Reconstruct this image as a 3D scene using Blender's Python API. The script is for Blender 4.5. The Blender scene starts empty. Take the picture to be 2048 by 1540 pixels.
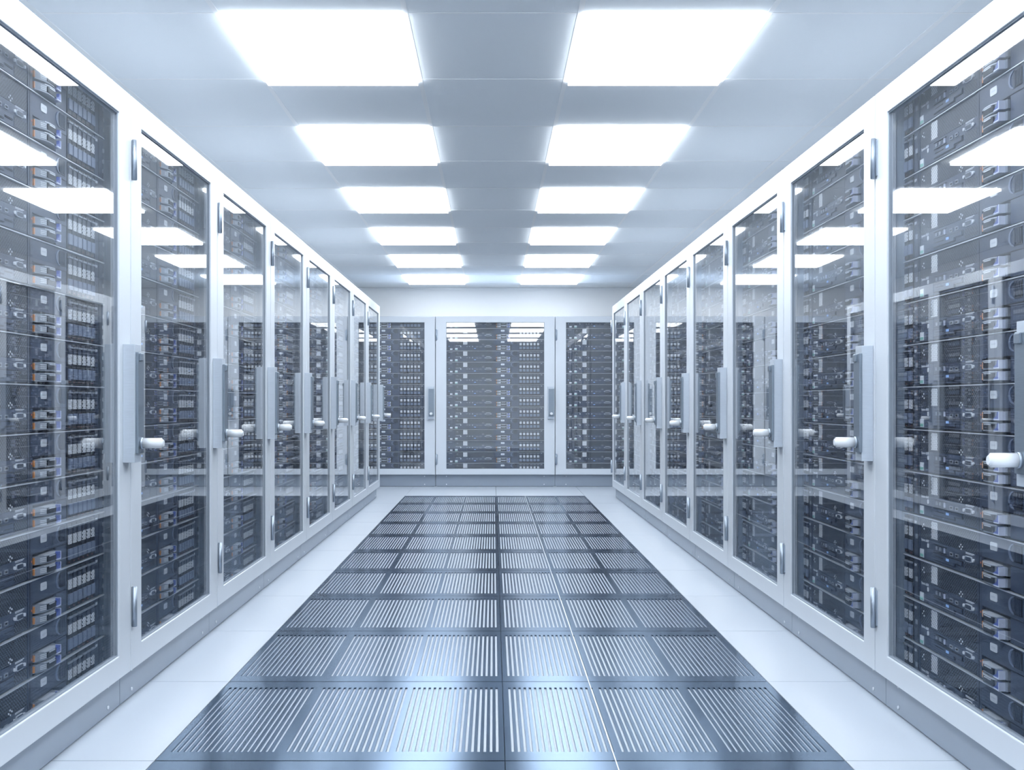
import bpy, bmesh, math
from mathutils import Vector, Matrix
PI = math.pi
S = bpy.context.scene
C = S.collection

# ------------------------------------------------------------------ sizes
F = 2487.0                 # focal length in pixels of the 2048 wide frame
EYE = 1.04                 # camera height
VPX, VPY = 986.0, 805.0
XL, XR = 1.2413, 1.309     # door planes left / right of the camera
W = 1.34                   # side cabinet pitch
Z0 = 4.262                 # first door seam, distance from camera
ZB = 15.34                 # door plane of the cabinets across the end
WB = 1.477
CEIL = 2.62
ENDW = 17.15

# ------------------------------------------------------------------ materials
MATS = {}
def mat(name, col, rough=.5, metal=0., spec=.5, emit=None, estr=0., noise=0., nscale=30., bump=0., stretch=(1, 1, 1)):
    m = bpy.data.materials.new(name); m.use_nodes = True
    nt = m.node_tree; b = nt.nodes['Principled BSDF']
    b.inputs['Base Color'].default_value = (*col, 1)
    b.inputs['Roughness'].default_value = rough
    b.inputs['Metallic'].default_value = metal
    b.inputs['Specular IOR Level'].default_value = spec
    if emit:
        b.inputs['Emission Color'].default_value = (*emit, 1)
        b.inputs['Emission Strength'].default_value = estr
    if noise or bump:
        tc = nt.nodes.new('ShaderNodeTexCoord'); mp = nt.nodes.new('ShaderNodeMapping')
        mp.inputs['Scale'].default_value = stretch
        nz = nt.nodes.new('ShaderNodeTexNoise'); nz.inputs['Scale'].default_value = nscale
        nz.inputs['Detail'].default_value = 3
        nt.links.new(tc.outputs['Object'], mp.inputs['Vector']); nt.links.new(mp.outputs['Vector'], nz.inputs['Vector'])
        if noise:
            r = nt.nodes.new('ShaderNodeMapRange')
            r.inputs['To Min'].default_value = 1 - noise; r.inputs['To Max'].default_value = 1 + noise
            mx = nt.nodes.new('ShaderNodeMix'); mx.data_type = 'RGBA'; mx.blend_type = 'MULTIPLY'
            mx.inputs['Factor'].default_value = 1; mx.inputs['A'].default_value = (*col, 1)
            nt.links.new(nz.outputs['Fac'], r.inputs['Value']); nt.links.new(r.outputs['Result'], mx.inputs['B'])
            nt.links.new(mx.outputs['Result'], b.inputs['Base Color'])
        if bump:
            bp = nt.nodes.new('ShaderNodeBump'); bp.inputs['Strength'].default_value = bump; bp.inputs['Distance'].default_value = .001
            nt.links.new(nz.outputs['Fac'], bp.inputs['Height']); nt.links.new(bp.outputs['Normal'], b.inputs['Normal'])
    MATS[name] = m
    return m

def hexmat(name, metal_col, hole_col, s=.0155, sz=.0115, r=.335, rough=.45):
    """sheet with staggered round holes, in the object's own x / z"""
    m = bpy.data.materials.new(name); m.use_nodes = True
    nt = m.node_tree; N = nt.nodes; L = nt.links; b = N['Principled BSDF']
    tc = N.new('ShaderNodeTexCoord'); sp = N.new('ShaderNodeSeparateXYZ'); L.new(tc.outputs['Object'], sp.inputs[0])
    def M(op, a, bb=None):
        n = N.new('ShaderNodeMath'); n.operation = op
        for i, v in enumerate((a, bb)):
            if v is None: continue
            if isinstance(v, (int, float)): n.inputs[i].default_value = v
            else: L.new(v, n.inputs[i])
        return n.outputs[0]
    def dist(ox, oz):
        fx = M('SUBTRACT', M('FRACT', M('ADD', M('DIVIDE', sp.outputs['X'], s), 100 + ox)), .5)
        fz = M('SUBTRACT', M('FRACT', M('ADD', M('DIVIDE', sp.outputs['Z'], sz), 100 + oz)), .5)
        return M('SQRT', M('ADD', M('MULTIPLY', fx, fx), M('MULTIPLY', fz, fz)))
    d = M('MINIMUM', dist(0, 0), dist(.5, .5))
    k = M('LESS_THAN', d, r)
    mx = N.new('ShaderNodeMix'); mx.data_type = 'RGBA'
    mx.inputs['A'].default_value = (*metal_col, 1); mx.inputs['B'].default_value = (*hole_col, 1)
    L.new(k, mx.inputs['Factor']); L.new(mx.outputs['Result'], b.inputs['Base Color'])
    b.inputs['Roughness'].default_value = rough
    MATS[name] = m
    return m

mat('paint', (.67, .72, .785), .38, noise=.015, nscale=6)
mat('paint_body', (.74, .79, .86), .42, noise=.015, nscale=6)
mat('plinth', (.29, .34, .41), .34, noise=.03, nscale=8)
mat('liner', (.30, .37, .47), .5, noise=.45, nscale=26, stretch=(1, 6, .25))
mat('inner', (.10, .13, .18), .6, noise=.1)
mat('wall', (.95, .965, .98), .6, noise=.01, nscale=3)
mat('ceil', (.905, .95, .99), .7, noise=.02, nscale=2)
mat('tbar', (.96, .98, 1.), .5, noise=.01)
mat('floor', (.52, .575, .65), .34, noise=.015, nscale=2)
mat('joint', (.05, .07, .10), .8, noise=.05)
mat('steel', (.130, .162, .208), .185, metal=1., noise=.03, nscale=3)
MATS['steel'].node_tree.nodes['Principled BSDF'].inputs['Specular Tint'].default_value = (.60, .675, .77, 1)
mat('tray', (.44, .50, .58), .5, noise=.02)
mat('handle', (.55, .61, .69), .42, metal=.3, noise=.10, nscale=160, stretch=(.15, .15, 3), bump=.25)
mat('grip', (.25, .30, .36), .35, metal=.6, noise=.1, nscale=120, stretch=(.2, .2, 3))
mat('knob', (.82, .86, .91), .22, noise=.01)
mat('chrome', (.40, .46, .54), .42, metal=.7, noise=.04, nscale=80)
mat('chassis', (.034, .050, .092), .38, noise=.15, nscale=14)
mat('chassis2', (.048, .068, .120), .40, noise=.12, nscale=14)
mat('black', (.006, .008, .013), .5, noise=.1)
mat('lip', (.80, .85, .92), .28, metal=.25, noise=.03)
mat('silver', (.36, .40, .46), .32, metal=.35, noise=.08, nscale=60)
mat('slate', (.19, .24, .35), .35, noise=.1, nscale=40)
mat('white_tag', (.82, .86, .92), .4, noise=.02)
mat('tagline', (.68, .73, .80), .4, noise=.02)
mat('gasket', (.30, .35, .42), .6, noise=.02)
mat('orange', (.85, .33, .06), .4, noise=.03)
mat('blue', (.08, .13, .46), .35, noise=.05)
mat('palelilac', (.78, .83, 1.0), .35, noise=.03)
mat('green', (.25, .60, .52), .4, noise=.05)
mat('led_blue', (.30, .50, .92), .4, emit=(.35, .6, 1.), estr=.15, noise=.02)
mat('led_red', (.5, .16, .10), .4, emit=(1, .3, .12), estr=.05, noise=.02)
hexmat('hex', (.10, .13, .19), (.003, .005, .009))
hexmat('hexwhite', (.05, .07, .10), (.86, .89, .94), s=.0125, sz=.0115, r=.35)
mat('lamp', (.9, .95, 1), .5, emit=(.91, .958, 1.0), estr=4.75, noise=.005)

for k in ('led_blue', 'led_red'): MATS[k].cycles.emission_sampling = 'NONE'

# clear glass pane: transmission plus mirror reflection rising with the viewing angle
g = bpy.data.materials.new('glass'); g.use_nodes = True
nt = g.node_tree; N = nt.nodes; L = nt.links; N.remove(N['Principled BSDF'])
geo = N.new('ShaderNodeNewGeometry')
dt = N.new('ShaderNodeVectorMath'); dt.operation = 'DOT_PRODUCT'
L.new(geo.outputs['Incoming'], dt.inputs[0]); L.new(geo.outputs['Normal'], dt.inputs[1])
def gm(op, a, b=None):
    n = N.new('ShaderNodeMath'); n.operation = op
    for i, v in enumerate((a, b)):
        if v is None: continue
        if isinstance(v, (int, float)): n.inputs[i].default_value = v
        else: L.new(v, n.inputs[i])
    return n.outputs[0]
F0 = .085
sch = gm('ADD', gm('MULTIPLY', gm('POWER', gm('SUBTRACT', 1., gm('ABSOLUTE', dt.outputs['Value'])), 5.), 1 - F0), F0)
tr = N.new('ShaderNodeBsdfTransparent'); tr.inputs[0].default_value = (.985, .992, 1, 1)
gl = N.new('ShaderNodeBsdfGlossy'); gl.inputs['Roughness'].default_value = 0.; gl.inputs['Color'].default_value = (1, 1, 1, 1)
mxs = N.new('ShaderNodeMixShader'); L.new(sch, mxs.inputs[0]); L.new(tr.outputs[0], mxs.inputs[1]); L.new(gl.outputs[0], mxs.inputs[2])
L.new(mxs.outputs[0], N['Material Output'].inputs['Surface'])
MATS['glass'] = g

# ------------------------------------------------------------------ mesh builder
class MB:
    def __init__(s): s.bm = bmesh.new(); s.mats = []
    def mi(s, m):
        if m not in s.mats: s.mats.append(m)
        return s.mats.index(m)
    def box(s, x0, x1, y0, y1, z0, z1, m, bev=0.):
        b = bmesh.new()
        v = [b.verts.new((x, y, z)) for x in (x0, x1) for y in (y0, y1) for z in (z0, z1)]
        for f in ((0, 1, 3, 2), (4, 6, 7, 5), (0, 4, 5, 1), (2, 3, 7, 6), (0, 2, 6, 4), (1, 5, 7, 3)):
            b.faces.new([v[i] for i in f])
        if bev: bmesh.ops.bevel(b, geom=b.edges[:], offset=bev, segments=2, affect='EDGES', profile=.7)
        s.add(b, m)
    def add(s, b, m, smooth=False):
        bmesh.ops.recalc_face_normals(b, faces=b.faces[:])
        i = s.mi(m); vm = {}
        for v in b.verts: vm[v] = s.bm.verts.new(v.co)
        for f in b.faces:
            try: nf = s.bm.faces.new([vm[v] for v in f.verts])
            except ValueError: continue
            nf.material_index = i; nf.smooth = smooth and len(f.verts) < 6
        b.free()
    def cyl(s, p0, p1, r, m, n=16, r2=None, bev=0.):
        b = bmesh.new(); p0 = Vector(p0); p1 = Vector(p1); d = (p1 - p0)
        bmesh.ops.create_cone(b, cap_ends=True, segments=n, radius1=r, radius2=r if r2 is None else r2, depth=d.length)
        if bev:
            e = [e for e in b.edges if len(e.link_faces) == 2 and any(len(f.verts) > 4 for f in e.link_faces)]
            bmesh.ops.bevel(b, geom=e, offset=bev, segments=2, affect='EDGES')
        q = Vector((0, 0, 1)).rotation_difference(d.normalized())
        bmesh.ops.transform(b, matrix=Matrix.Translation((p0 + p1) / 2) @ q.to_matrix().to_4x4(), verts=b.verts[:])
        s.add(b, m, smooth=True)
    def prism_xz(s, pts, y0, y1, m):           # outline in x/z
        b = bmesh.new()
        a = [b.verts.new((x, y0, z)) for x, z in pts]; c = [b.verts.new((x, y1, z)) for x, z in pts]
        b.faces.new(a); b.faces.new(c[::-1]); n = len(pts)
        for i in range(n): b.faces.new((a[i], c[i], c[(i + 1) % n], a[(i + 1) % n]))
        s.add(b, m)
    def prism_xy(s, pts, z0, z1, m):           # outline in x/y
        b = bmesh.new()
        a = [b.verts.new((x, y, z0)) for x, y in pts]; c = [b.verts.new((x, y, z1)) for x, y in pts]
        b.faces.new(a); b.faces.new(c[::-1]); n = len(pts)
        for i in range(n): b.faces.new((a[i], c[i], c[(i + 1) % n], a[(i + 1) % n]))
        s.add(b, m)
    def ring(s, ox0, ox1, oz0, oz1, ix0, ix1, iz0, iz1, y0, y1, m, bev=0.):
        b = bmesh.new()
        def q(x0, x1, z0, z1, y): return [b.verts.new((x, y, z)) for x, z in ((x0, z0), (x1, z0), (x1, z1), (x0, z1))]
        of, inf = q(ox0, ox1, oz0, oz1, y0), q(ix0, ix1, iz0, iz1, y0)
        ob, inb = q(ox0, ox1, oz0, oz1, y1), q(ix0, ix1, iz0, iz1, y1)
        for i in range(4):
            j = (i + 1) % 4
            b.faces.new((of[i], of[j], inf[j], inf[i])); b.faces.new((ob[i], inb[i], inb[j], ob[j]))
            b.faces.new((of[i], ob[i], ob[j], of[j])); b.faces.new((inf[i], inf[j], inb[j], inb[i]))
        if bev:
            e = [e for e in b.edges if all(v in of + inf for v in e.verts) and not (e.verts[0] in of) ^ (e.verts[1] in of)]
            bmesh.ops.bevel(b, geom=e, offset=bev, segments=2, affect='EDGES', profile=.6)
        s.add(b, m)
    def text(s, body, size, x, z, y, m, ang=0.):
        cu = bpy.data.curves.new('lettering', 'FONT'); cu.body = body; cu.size = size; cu.extrude = .0003
        o = bpy.data.objects.new('lettering', cu); C.objects.link(o)
        bpy.context.view_layer.update()
        me = bpy.data.meshes.new_from_object(o.evaluated_get(bpy.context.evaluated_depsgraph_get()))
        bpy.data.objects.remove(o)
        b = bmesh.new(); b.from_mesh(me); bpy.data.meshes.remove(me)
        bmesh.ops.transform(b, matrix=Matrix.Translation((x, y, z)) @ Matrix.Rotation(PI / 2, 4, 'X'), verts=b.verts[:])
        s.add(b, m)
    def mesh(s, name):
        me = bpy.data.meshes.new(name); s.bm.to_mesh(me)
        for m in s.mats: me.materials.append(MATS[m])
        return me
    def build(s, name, parent=None):
        o = bpy.data.objects.new(name, s.mesh(name)); C.objects.link(o)
        if parent: o.parent = parent
        return o

def empty(name, loc=(0, 0, 0), rz=0.):
    o = bpy.data.objects.new(name, None); C.objects.link(o); o.location = loc; o.rotation_euler = (0, 0, rz)
    o.empty_display_size = .1
    return o
def tag(o, label, cat, group=None):
    o['label'] = label; o['category'] = cat
    if group: o['group'] = group
def struct(o):
    o['kind'] = 'structure'; return o
KIDS = {}
def kids(o):
    if o.name not in KIDS: KIDS[o.name] = [c for c in bpy.data.objects if c.parent == o]
    return KIDS[o.name]
def copy_tree(o, parent=None):
    c = o.copy(); C.objects.link(c); c.parent = parent
    for ch in kids(o): copy_tree(ch, c)
    return c

# ------------------------------------------------------------------ room
XW0, XW1, YW0 = -2.5, 2.5, -3.2
m = MB(); m.box(XW0 - .1, XW1 + .1, ENDW, ENDW + .1, -.1, CEIL + .1, 'wall'); struct(m.build('wall_back'))
m = MB(); m.box(XW0 - .1, XW1 + .1, YW0 - .1, YW0, -.1, CEIL + .1, 'wall'); struct(m.build('wall_front'))
m = MB(); m.box(XW0 - .1, XW0, YW0, ENDW, -.1, CEIL + .1, 'wall'); struct(m.build('wall_left'))
m = MB(); m.box(XW1, XW1 + .1, YW0, ENDW, -.1, CEIL + .1, 'wall'); struct(m.build('wall_right'))
m = MB(); m.box(XW0, XW1, YW0, ENDW, CEIL, CEIL + .1, 'ceil'); struct(m.build('ceiling'))

# ceiling grid bars (fine raised lines between the tiles)
LX = [(-1.105, -.371), (.369, 1.108)]
LY0, LP, LLEN = 5.045, 2.064, 1.075
m = MB()
for x in (-1.845, -1.12, -.356, .354, 1.123, 1.848):
    m.box(x - .011, x + .011, YW0, ENDW, CEIL - .0014, CEIL, 'tbar')
y = LY0 - 4 * LP
while y < ENDW:
    if y > YW0:
        for a, b in ((XW0, -1.858), (-1.832, -1.133), (-1.107, -.369), (-.343, .341), (.367, 1.11), (1.136, 1.835), (1.861, XW1)):
            m.box(a, b, y - .006, y + .006, CEIL - .0014, CEIL, 'tbar')
    y += LP / 2
struct(m.build('trim_1'))
m = MB(); m.box(XW0, XW1, ENDW - .012, ENDW, CEIL - .03, CEIL - .003, 'tbar'); struct(m.build('trim_2'))

# floor of white tiles around the slotted ones
TY0, TD = 4.635 - 2 * 1.025, 1.025
VX0, VXM, VX1 = -.982, .035, 1.022
VY0, VY1 = TY0, TY0 + 11 * TD
xs = [XW0, -1.999, VX0, VXM, VX1, 2.04, XW1]
ys = [YW0]; y = TY0 - 5 * TD
while y < ENDW:
    if y > YW0: ys.append(y)
    y += TD
ys.append(ENDW)
m = MB()
for i in range(len(xs) - 1):
    for j in range(len(ys) - 1):
        cx, cy = (xs[i] + xs[i + 1]) / 2, (ys[j] + ys[j + 1]) / 2
        if VX0 < cx < VX1 and VY0 < cy < VY1: continue
        m.box(xs[i] + .002, xs[i + 1] - .002, ys[j] + .0022, ys[j + 1] - .0022, -.04, 0, 'floor')
m.box(XW0, XW1, YW0, ENDW, -.10, -.045, 'joint')
struct(m.build('floor'))

# slotted steel floor tiles
ORD = ['first', 'second', 'third', 'fourth', 'fifth', 'sixth', 'seventh', 'eighth', 'ninth', 'tenth', 'eleventh', 'twelfth', 'thirteenth', 'fourteenth']
def slot_tile(x0, x1, blocks):
    """plate with origin at its near left corner"""
    m = MB(); T = .006; w = x1 - x0; d = TD - .004; ya, yb = .092, TD - .098
    m.box(.001, w - .001, .002, ya, -T, 0, 'steel'); m.box(.001, w - .001, yb, d, -T, 0, 'steel')
    e = .001
    for b0, n in blocks:
        b0 -= x0
        for i in range(n):
            s0 = b0 + i * .01865; m.box(e, s0, ya, yb, -T, 0, 'steel'); e = s0 + .0088
    m.box(e, w - .001, ya, yb, -T, 0, 'steel')
    t = MB(); t.box(.001, w - .001, .002, d, -.04, -T - .0003, 'tray')
    return m, t
proto = []
for x0, x1, bl in ((VX0, VXM, ((-.960, 17), (-.618, 17), (-.290, 17))), (VXM, VX1, ((.055, 17), (.384, 16), (.706, 16)))):
    o = empty('vent_tile', (x0, TY0, 0)); a, b = slot_tile(x0, x1, bl)
    a.build('slotted_plate', o); b.build('slot_tray', o)
    if x0 == VXM:
        s = MB(); s.box(.3195, .3225, .002, TD - .003, .0002, .0016, 'lip'); s.build('joint_strip', o)
    proto.append(o)
for c, side in enumerate(('left', 'right')):
    for r in range(11):
        o = proto[c] if r == 0 else copy_tree(proto[c])
        o.location = ((VX0, VXM)[c], TY0 + r * TD, 0)
        where = 'nearest the camera' if r == 0 else ORD[r] + ' from the camera' if r < 10 else 'farthest from the camera'
        tag(o, f'slotted dark steel floor tile in the {side} column, {where}', 'floor tile', 'slotted steel floor tiles along the aisle')

# ceiling lamps
lp = MB(); lp.box(0, .736, 0, LLEN, -.019, 0, 'lamp')
lm = lp.mesh('light_panel')
for c, side in enumerate(('left', 'right')):
    for r in range(-3, 6):
        o = bpy.data.objects.new('light_panel', lm); C.objects.link(o)
        o.location = (LX[c][0], LY0 + r * LP, CEIL - .0018)
        n = r + 4
        lab = (f'glowing white ceiling light panel, {side} line, {ORD[r]} from the top of the picture' if r >= 0
               else f'glowing white ceiling light panel, {side} line, overhead or behind the camera')
        tag(o, lab, 'ceiling light', 'ceiling light panels' if r >= 0 else f'{side} ceiling lights behind the view')

# ------------------------------------------------------------------ cabinet
def make_cabinet(w, dz0, dz1, oz0, oz1, lin_l, lin_r, st=.13, depth=.98, top='paint_body'):
    """local frame: x across, door front at y=0, floor z=0; returns the Empty"""
    root = empty('server_cabinet')
    h = w / 2
    b = MB(); o = h - .002; t = .018
    b.box(-o, -o + t, .034, depth, dz0, dz1, 'paint_body'); b.box(o - t, o, .034, depth, dz0, dz1, 'paint_body')
    b.box(-o + t, o - t, .034, depth, dz1 - .007, dz1, top); b.box(-o + t, o - t, .034, depth, dz0, dz0 + .004, 'inner')
    b.box(-o + t, o - t, depth - .015, depth, dz0 + .004, dz1 - .007, 'inner')
    b.build('body', root)
    l = MB(); l.box(-o + t, lin_l, .036, depth - .02, dz0 + .006, dz1 - .009, 'liner'); l.build('inner_side_panel', root)
    l = MB(); l.box(lin_r, o - t, .036, depth - .02, dz0 + .006, dz1 - .009, 'liner'); l.build('inner_side_panel', root)
    p = MB(); p.box(-h + .0022, h - .0022, .038, depth, .004, dz0, 'plinth'); p.box(-h + .02, h - .02, .05, depth - .02, 0, .004, 'black')
    pl = p.build('plinth', root)
    for sx in (-h + .135, h - .135):
        for z in (.028, dz0 - .022):
            s = MB(); s.cyl((sx, .0385, z), (sx, .034, z), .0075, 'knob', 12, r2=.0055); s.build('screw', pl)
    d = MB(); e = h - .0045
    d.ring(-e, e, dz0, dz1 - .004, -h + st, h - st, oz0, oz1, 0, .030, 'paint', bev=.003)
    d.ring(-h + st, h - st, oz0, oz1, -h + st + .004, h - st - .004, oz0 + .004, oz1 - .004, .006, .024, 'gasket')
    door = d.build('door', root)
    q = MB(); q.box(-h + st + .002, h - st - .002, .0105, .0135, oz0 + .002, oz1 - .002, 'glass'); q.build('glass_pane', door)
    hx = -e + .006
    for z in (1.804, .270):
        k = MB(); k.cyl((hx, -.009, z), (hx, -.009, z + .138), .0095, 'chrome', 20, bev=.0015)
        k.box(hx - .004, hx + .020, -.004, .0, z + .008, z + .130, 'chrome'); k.build('hinge', door)
    # lever handle: base block, inset darker grip, round lock knob
    x0, x1 = e - .088, e - .014; z0, z1 = .838, 1.236
    k = MB(); k.box(x0, x1, -.040, -.0003, z0, z1, 'handle', bev=.0015)
    k.box(x0 + .010, x1 + .004, -.0495, -.0385, z0 + .030, z1 - .026, 'grip', bev=.003)
    k.box(x0 + .020, x1 - .02, -.056, -.048, z1 - .055, z1 - .030, 'grip', bev=.002)
    k.build('handle', door)
    kx = (x0 + x1) / 2 + .006; kz = .902
    k = MB(); k.cyl((kx, -.0485, kz), (kx, -.124, kz), .0175, 'knob', 28, bev=.0045)
    k.cyl((kx, -.1235, kz), (kx, -.1265, kz), .011, 'knob', 20); k.cyl((kx, -.0485, kz), (kx, -.058, kz), .0195, 'chrome', 28)
    k.build('lock_knob', door)
    return root

# ------------------------------------------------------------------ server
SH = .134
def rrect(x0, x1, z0, z1, r, n=4):
    p = []
    for cx, cz, a in ((x1 - r, z1 - r, 0), (x0 + r, z1 - r, PI / 2), (x0 + r, z0 + r, PI), (x1 - r, z0 + r, 1.5 * PI)):
        for i in range(n + 1):
            t = a + PI / 2 * i / n; p.append((cx + r * math.cos(t), cz + r * math.sin(t)))
    return p
def disk_drive(m, u):
    w = .0385
    m.box(u, u + w, -.002, .004, .004, .127, 'black')
    m.box(u + .002, u + w - .002, -.008, -.002, .113, .118, 'silver')
    m.box(u + .005, u + w - .006, -.005, -.002, .094, .112, 'chassis')
    m.box(u + .006, u + w - .006, -.0055, -.002, .064, .094, 'hexwhite')
    m.box(u + .004, u + w - .003, -.007, -.002, .017, .050, 'slate', bev=.001)
    m.box(u + .015, u + .019, -.003, -.002, .0075, .0095, 'led_red')
def caddy(m, u0, z0):
    """bowed hot-swap carrier, u0..u0+.168, height .026"""
    a = u0
    m.prism_xy([(a, .008), (a, -.003), (a + .016, -.010), (a + .038, -.018), (a + .062, -.0225), (a + .104, -.0225), (a + .134, -.014), (a + .166, -.004), (a + .166, .008)], z0, z0 + .024, 'silver')
    m.prism_xy([(a + .036, .0), (a + .036, -.0195), (a + .062, -.025), (a + .104, -.025), (a + .128, -.0175), (a + .128, 0)], z0 + .0225, z0 + .0250, 'lip')
    m.box(a + .050, a + .118, -.0238, -.014, z0 + .004, z0 + .020, 'black')
    m.box(a + .060, a + .105, -.0255, -.0235, z0 + .0175, z0 + .0205, 'lip')
    for i in range(3):
        m.prism_xy([(a + .020, -.005), (a + .020, -.0130), (a + .046, -.0210), (a + .046, -.005)], z0 + .006 + i * .005, z0 + .0085 + i * .005, 'white_tag')
def server_parts(uL, uR, left_bank):
    P = []                          # (name, mb, parent index or None)
    def add(name, fn, par=None):
        m = MB(); fn(m); P.append((name, m, par)); return len(P) - 1
    add('chassis', lambda m: (m.box(uL, uR, .010, .70, 0, SH, 'chassis'), m.box(uL, uR, .004, .010, 0, .004, 'black')))
    add('top_lip', lambda m: m.box(uL, uR, -.006, .012, SH - .0008, SH + .0020, 'lip'))
    def f(m):
        m.box(.002, .098, 0, .010, .068, SH - .002, 'hex'); m.box(.160, .474, 0, .010, .068, SH - .002, 'hex')
    add('vent_grille', f)
    def f(m):
        m.box(.098, .160, 0, .010, .068, SH - .002, 'chassis'); m.box(.104, .156, -.0008, 0, .074, .128, 'hexwhite')
    add('filter_window', f)
    def f(m):
        m.box(.002, .474, 0, .010, .004, .067, 'chassis2')
        m.box(.130, .233, -.003, 0, .039, .0405, 'black'); m.box(.130, .233, -.003, 0, .0585, .060, 'black')
        m.box(.148, .158, -.003, 0, .045, .055, 'silver'); m.box(.178, .190, -.003, 0, .045, .055, 'silver')
        m.box(.218, .223, -.004, 0, .042, .057, 'palelilac')
        m.prism_xz(rrect(.070, .081, .042, .056, .0045), -.002, 0, 'white_tag')
        for (x, z) in ((.340, .076), (.350, .083), (.352, .070), (.362, .078), (.026, .104), (.036, .112), (.040, .098)):
            m.cyl((x, -.002, z), (x, .0005, z), .0027, 'white_tag', 8)
        m.box(.386, .440, -.001, 0, .0612, .0628, 'tagline'); m.box(.386, .450, -.001, 0, .0642, .0662, 'white_tag')
    add('control_panel', f)
    def f(m):
        m.text('System x3650', .0115, .014, .0585, -.0006, 'white_tag')
    add('model_lettering', f)
    def f(m):
        m.prism_xz([(.128, .010), (.305, .010), (.305, .019), (.366, .019), (.366, .0355), (.128, .0355)], -.002, 0, 'black')
        m.prism_xz([(.131, .013), (.302, .013), (.302, .022), (.363, .022), (.363, .0325), (.131, .0325)], -.004, -.002, 'chassis2')
        m.box(.240, .262, -.0052, -.004, .0215, .0290, 'led_blue'); m.box(.150, .215, -.0052, -.004, .0235, .0260, 'black')
    add('optical_drive', f)
    for u in (.276, .320):
        def f(m, u=u):
            m.ring(u - .012, u + .012, .0405, .0515, u - .009, u + .009, .043, .049, -.003, 0, 'silver'); m.box(u - .009, u + .009, -.001, 0, .043, .049, 'black')
        add('usb_port', f)
    def f(m):
        m.prism_xz(rrect(.389, .437, .0405, .0565, .006), -.004, 0, 'tagline')
        m.prism_xz(rrect(.3915, .4345, .0425, .0545, .005), -.0048, -.004, 'chassis')
        for x in (.377, .449): m.cyl((x, -.005, .0485), (x, 0, .0485), .0050, 'white_tag', 8)
    add('vga_port', f)
    add('vent_grille', lambda m: m.box(.378, .472, -.001, 0, .007, .036, 'hex'))
    def f(m):
        m.box(.004, .036, -.002, 0, .006, .032, 'white_tag'); m.box(.006, .034, -.0026, -.002, .008, .017, 'green')
    add('status_label', f)
    def f(m):
        m.box(.476, .510, -.002, .010, .002, SH - .002, 'chassis'); m.box(.488, .491, -.0026, -.002, .004, SH - .004, 'black')
        m.cyl((.502, -.003, .050), (.502, -.002, .050), .003, 'led_red', 8)
        m.box(.510, .790, -.002, .010, .070, SH - .002, 'chassis2')
        m.box(.700, .790, -.001, .010, .002, .068, 'chassis2'); m.box(.512, .700, .006, .010, .002, .070, 'black')
        m.box(.512, .786, -.0024, -.001, .0675, .0697, 'black')
    add('front_cover', f)
    add('badge', lambda m: (m.prism_xz(rrect(.571, .617, .095, .117, .005), -.004, -.002, 'white_tag'), m.box(.580, .608, -.0043, -.004, .1035, .1085, 'tagline')))
    def f(m):
        pts = [(.728 + .034 * math.cos(t), .104 + .024 * math.sin(t)) for t in [PI / 2 + PI * i / 12 for i in range(13)]]
        inn = [(.728 + .024 * math.cos(t), .104 + .021 * math.sin(t)) for t in [1.5 * PI - PI * i / 12 for i in range(13)]]
        m.prism_xz([(.728 + .034 * math.cos(PI / 2 + PI * i / 12), .104 + .024 * math.sin(PI / 2 + PI * i / 12)) for i in range(13)] + inn[1:-1], -.005, -.002, 'slate')
        m.box(.726, .776, -.0035, -.002, .081, .127, 'black')
        for i in range(5): m.box(.732 + i * .009, .735 + i * .009, -.0045, -.0035, .084, .124, 'chassis2')
    add('finger_latch', f)
    for z in (.037, .006):
        i = add('drive_caddy', lambda m, z=z: caddy(m, .522, z))
        add('eject_tab', lambda m, z=z: m.box(.516, .5222, -.0045, .008, z + .003, z + .021, 'orange'), i)
        def f(m, z=z):
            m.prism_xz([(.640, z + .004), (.676, z + .0005), (.676, z + .022), (.668, z + .023), (.662, z + .012)], -.0235, -.006, 'blue')
            m.box(.6755, .680, -.0240, -.004, z, z + .023, 'palelilac'); m.box(.645, .676, -.0245, -.020, z, z + .0035, 'palelilac')
        add('release_lever', f, i)
    n = 6 if uR > 1.06 else int((uR - .80) / .0433)
    for i in range(n): add('disk_drive', lambda m, i=i: disk_drive(m, .797 + i * .0433))
    if uR > 1.06:
        def f(m):
            m.box(1.058, uR, -.002, .010, .002, SH - .002, 'chassis')
            m.box(1.098, 1.100, -.003, -.002, .004, SH - .004, 'black')
            for z in (.020, .052, .088): m.box(uR - .012, uR - .004, -.006, -.002, z, z + .012, 'silver')
        add('mounting_ear', f)
        def f(m):
            m.text('IBM', .013, 1.064, .112, -.0028, 'white_tag')
        add('maker_lettering', f)
    if left_bank:
        for i in range(2): add('disk_drive', lambda m, i=i: disk_drive(m, -.143 + i * .0455))
        def f(m):
            m.box(-.050, 0, -.002, .010, .002, SH - .002, 'chassis'); m.box(-.012, -.009, -.003, -.002, .004, SH - .004, 'black')
            m.box(-.036, -.016, -.003, -.002, .060, .075, 'silver')
        add('mounting_ear', f)
        add('maker_lettering', lambda m: m.text('IBM', .013, -.045, .108, -.0028, 'white_tag'))
    elif uL < -.06:
        def f(m):
            m.box(uL, 0, -.002, .010, .002, SH - .002, 'chassis'); m.box(-.020, -.018, -.003, -.002, .004, SH - .004, 'black')
            m.box(-.075, -.030, -.004, -.002, .114, .119, 'silver'); m.box(-.058, -.028, -.004, -.002, .008, .026, 'white_tag')
            m.cyl((-.070, -.004, .052), (-.070, -.002, .052), .005, 'led_blue', 8)
        add('mounting_ear', f)
    return P

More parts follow.
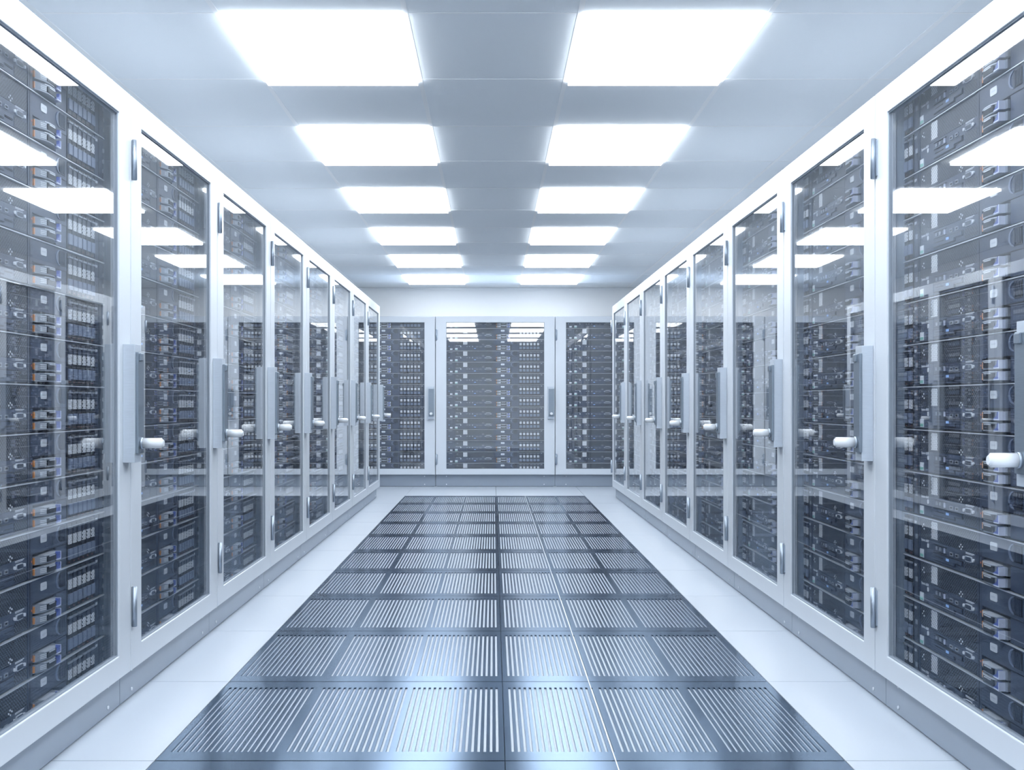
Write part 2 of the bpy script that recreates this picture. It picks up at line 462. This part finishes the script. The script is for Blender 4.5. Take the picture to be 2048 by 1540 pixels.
def make_server(uL, uR, bank, whole):
    P = server_parts(uL, uR, bank)
    if whole:
        m = MB()
        for _, p, _ in P:
            idx = [m.mi(k) for k in p.mats]; vm = {v: m.bm.verts.new(v.co) for v in p.bm.verts}
            for f in p.bm.faces:
                nf = m.bm.faces.new([vm[v] for v in f.verts]); nf.material_index = idx[f.material_index]; nf.smooth = f.smooth
        return m.build('rack_server')
    root = empty('rack_server'); objs = []
    for name, p, par in P:
        objs.append(p.build(name, root if par is None else objs[par]))
    return root

# ------------------------------------------------------------------ fill the three rows
NS = 14
PART_MAX = 3            # cabinets nearer than this index show the parts of their servers
def fill(protos, key, place, zbase, pitch, row_words, group, cab_words):
    """place(z) -> (location, rz)"""
    for n in range(NS):
        src, used = protos[key]
        s = src if not used else copy_tree(src)
        protos[key][1] = True
        loc, rz = place(zbase + n * pitch)
        s.location = loc; s.rotation_euler = (0, 0, rz)
        i = NS - 1 - n
        pos = 'top' if i == 0 else 'bottom' if n == 0 else ORD[i] + ' from the top'
        tag(s, f'dark rack server, {pos}, in the {cab_words}', 'server', group)

CABN = ['nearest', 'second', 'third', 'fourth', 'fifth', 'sixth', 'seventh', 'farthest']
for side in ('left', 'right'):
    sg = -1 if side == 'left' else 1
    X = -XL if side == 'left' else XR
    rz = PI / 2 if side == 'left' else -PI / 2
    if side == 'left': cab = make_cabinet(W, .120, 2.097, .196, 2.005, -.645, .610)
    else: cab = make_cabinet(W, .120, 2.097, .196, 2.005, -.552, .645)
    u0 = -.588 if side == 'left' else -.399
    uL, uR, bank = (-.05, 1.148, False) if side == 'left' else (-.146, 1.03, True)
    protos = {'parts': [make_server(uL, uR, bank, False), False], 'whole': [make_server(uL, uR, bank, True), False]}
    for k in range(-1, 7):
        yc = Z0 + k * W + W / 2
        c = cab if k == -1 else copy_tree(cab)
        c.location = (X, yc, 0); c.rotation_euler = (0, 0, rz)
        nm = CABN[k + 1]
        tag(c, (f'white server cabinet with glass door, {nm} in the {side} row' + ('' if k in (-1, 6) else ', counted from the camera')), 'cabinet', 'glass-doored server cabinets of the ' + side + ' row')
        def place(z, yc=yc):
            sx = X - sg * 0 + sg * .062        # server faces stand behind the pane
            yy = yc + (u0 if side == 'left' else -u0)
            return (sx, yy, z), rz
        fill(protos, 'parts' if k < PART_MAX else 'whole', place, .1262, .1382, side, f'servers in the {nm} {side} cabinet',
             f'{nm} cabinet of the {side} row')

cab = make_cabinet(WB, .150, 2.106, .221, 2.029, -.612, .655, st=.134, top='plinth')
protos = {'parts': [make_server(-.105, 1.148, False, False), False]}
for i, nm in enumerate(('left', 'middle', 'right')):
    c = cab if i == 0 else copy_tree(cab)
    xc = .028 + (i - 1) * WB
    c.location = (xc, ZB, 0)
    tag(c, f'white server cabinet with glass door, {nm} one of three across the aisle end', 'cabinet', 'server cabinets across the far end')
    fill(protos, 'parts', lambda z, xc=xc: ((xc - .502, ZB + .062, z), 0.), .1545, .1390, nm, f'servers in the {nm} end cabinet', f'{nm} cabinet at the aisle end')

# ------------------------------------------------------------------ world, camera, view
w = bpy.data.worlds.new('World'); S.world = w; w.use_nodes = True
w.node_tree.nodes['Background'].inputs[0].default_value = (.75, .85, 1, 1); w.node_tree.nodes['Background'].inputs[1].default_value = .3
cd = bpy.data.cameras.new('Camera'); cam = bpy.data.objects.new('Camera', cd); C.objects.link(cam)
cam.location = (0, 0, EYE); cam.rotation_euler = (PI / 2, 0, 0)
cd.sensor_width = 36; cd.lens = F / 2048 * 36
cd.shift_x = (1024 - VPX) / 2048; cd.shift_y = (VPY - 770) / 2048
cd.clip_start = .05; cd.clip_end = 100
S.camera = cam
S.view_settings.view_transform = 'Standard'; S.view_settings.look = 'None'
S.view_settings.gamma = 1; S.view_settings.use_curve_mapping = False
S.view_settings.exposure = 1.0
S.cycles.max_bounces = 7; S.cycles.diffuse_bounces = 4; S.cycles.glossy_bounces = 4; S.cycles.volume_bounces = 0
S.cycles.use_adaptive_sampling = True; S.cycles.adaptive_threshold = .08; S.cycles.adaptive_min_samples = 12
S.cycles.transparent_max_bounces = 24
S.cycles.use_denoising = True
S.cycles.sample_clamp_indirect = 8
S.cycles.caustics_reflective = False
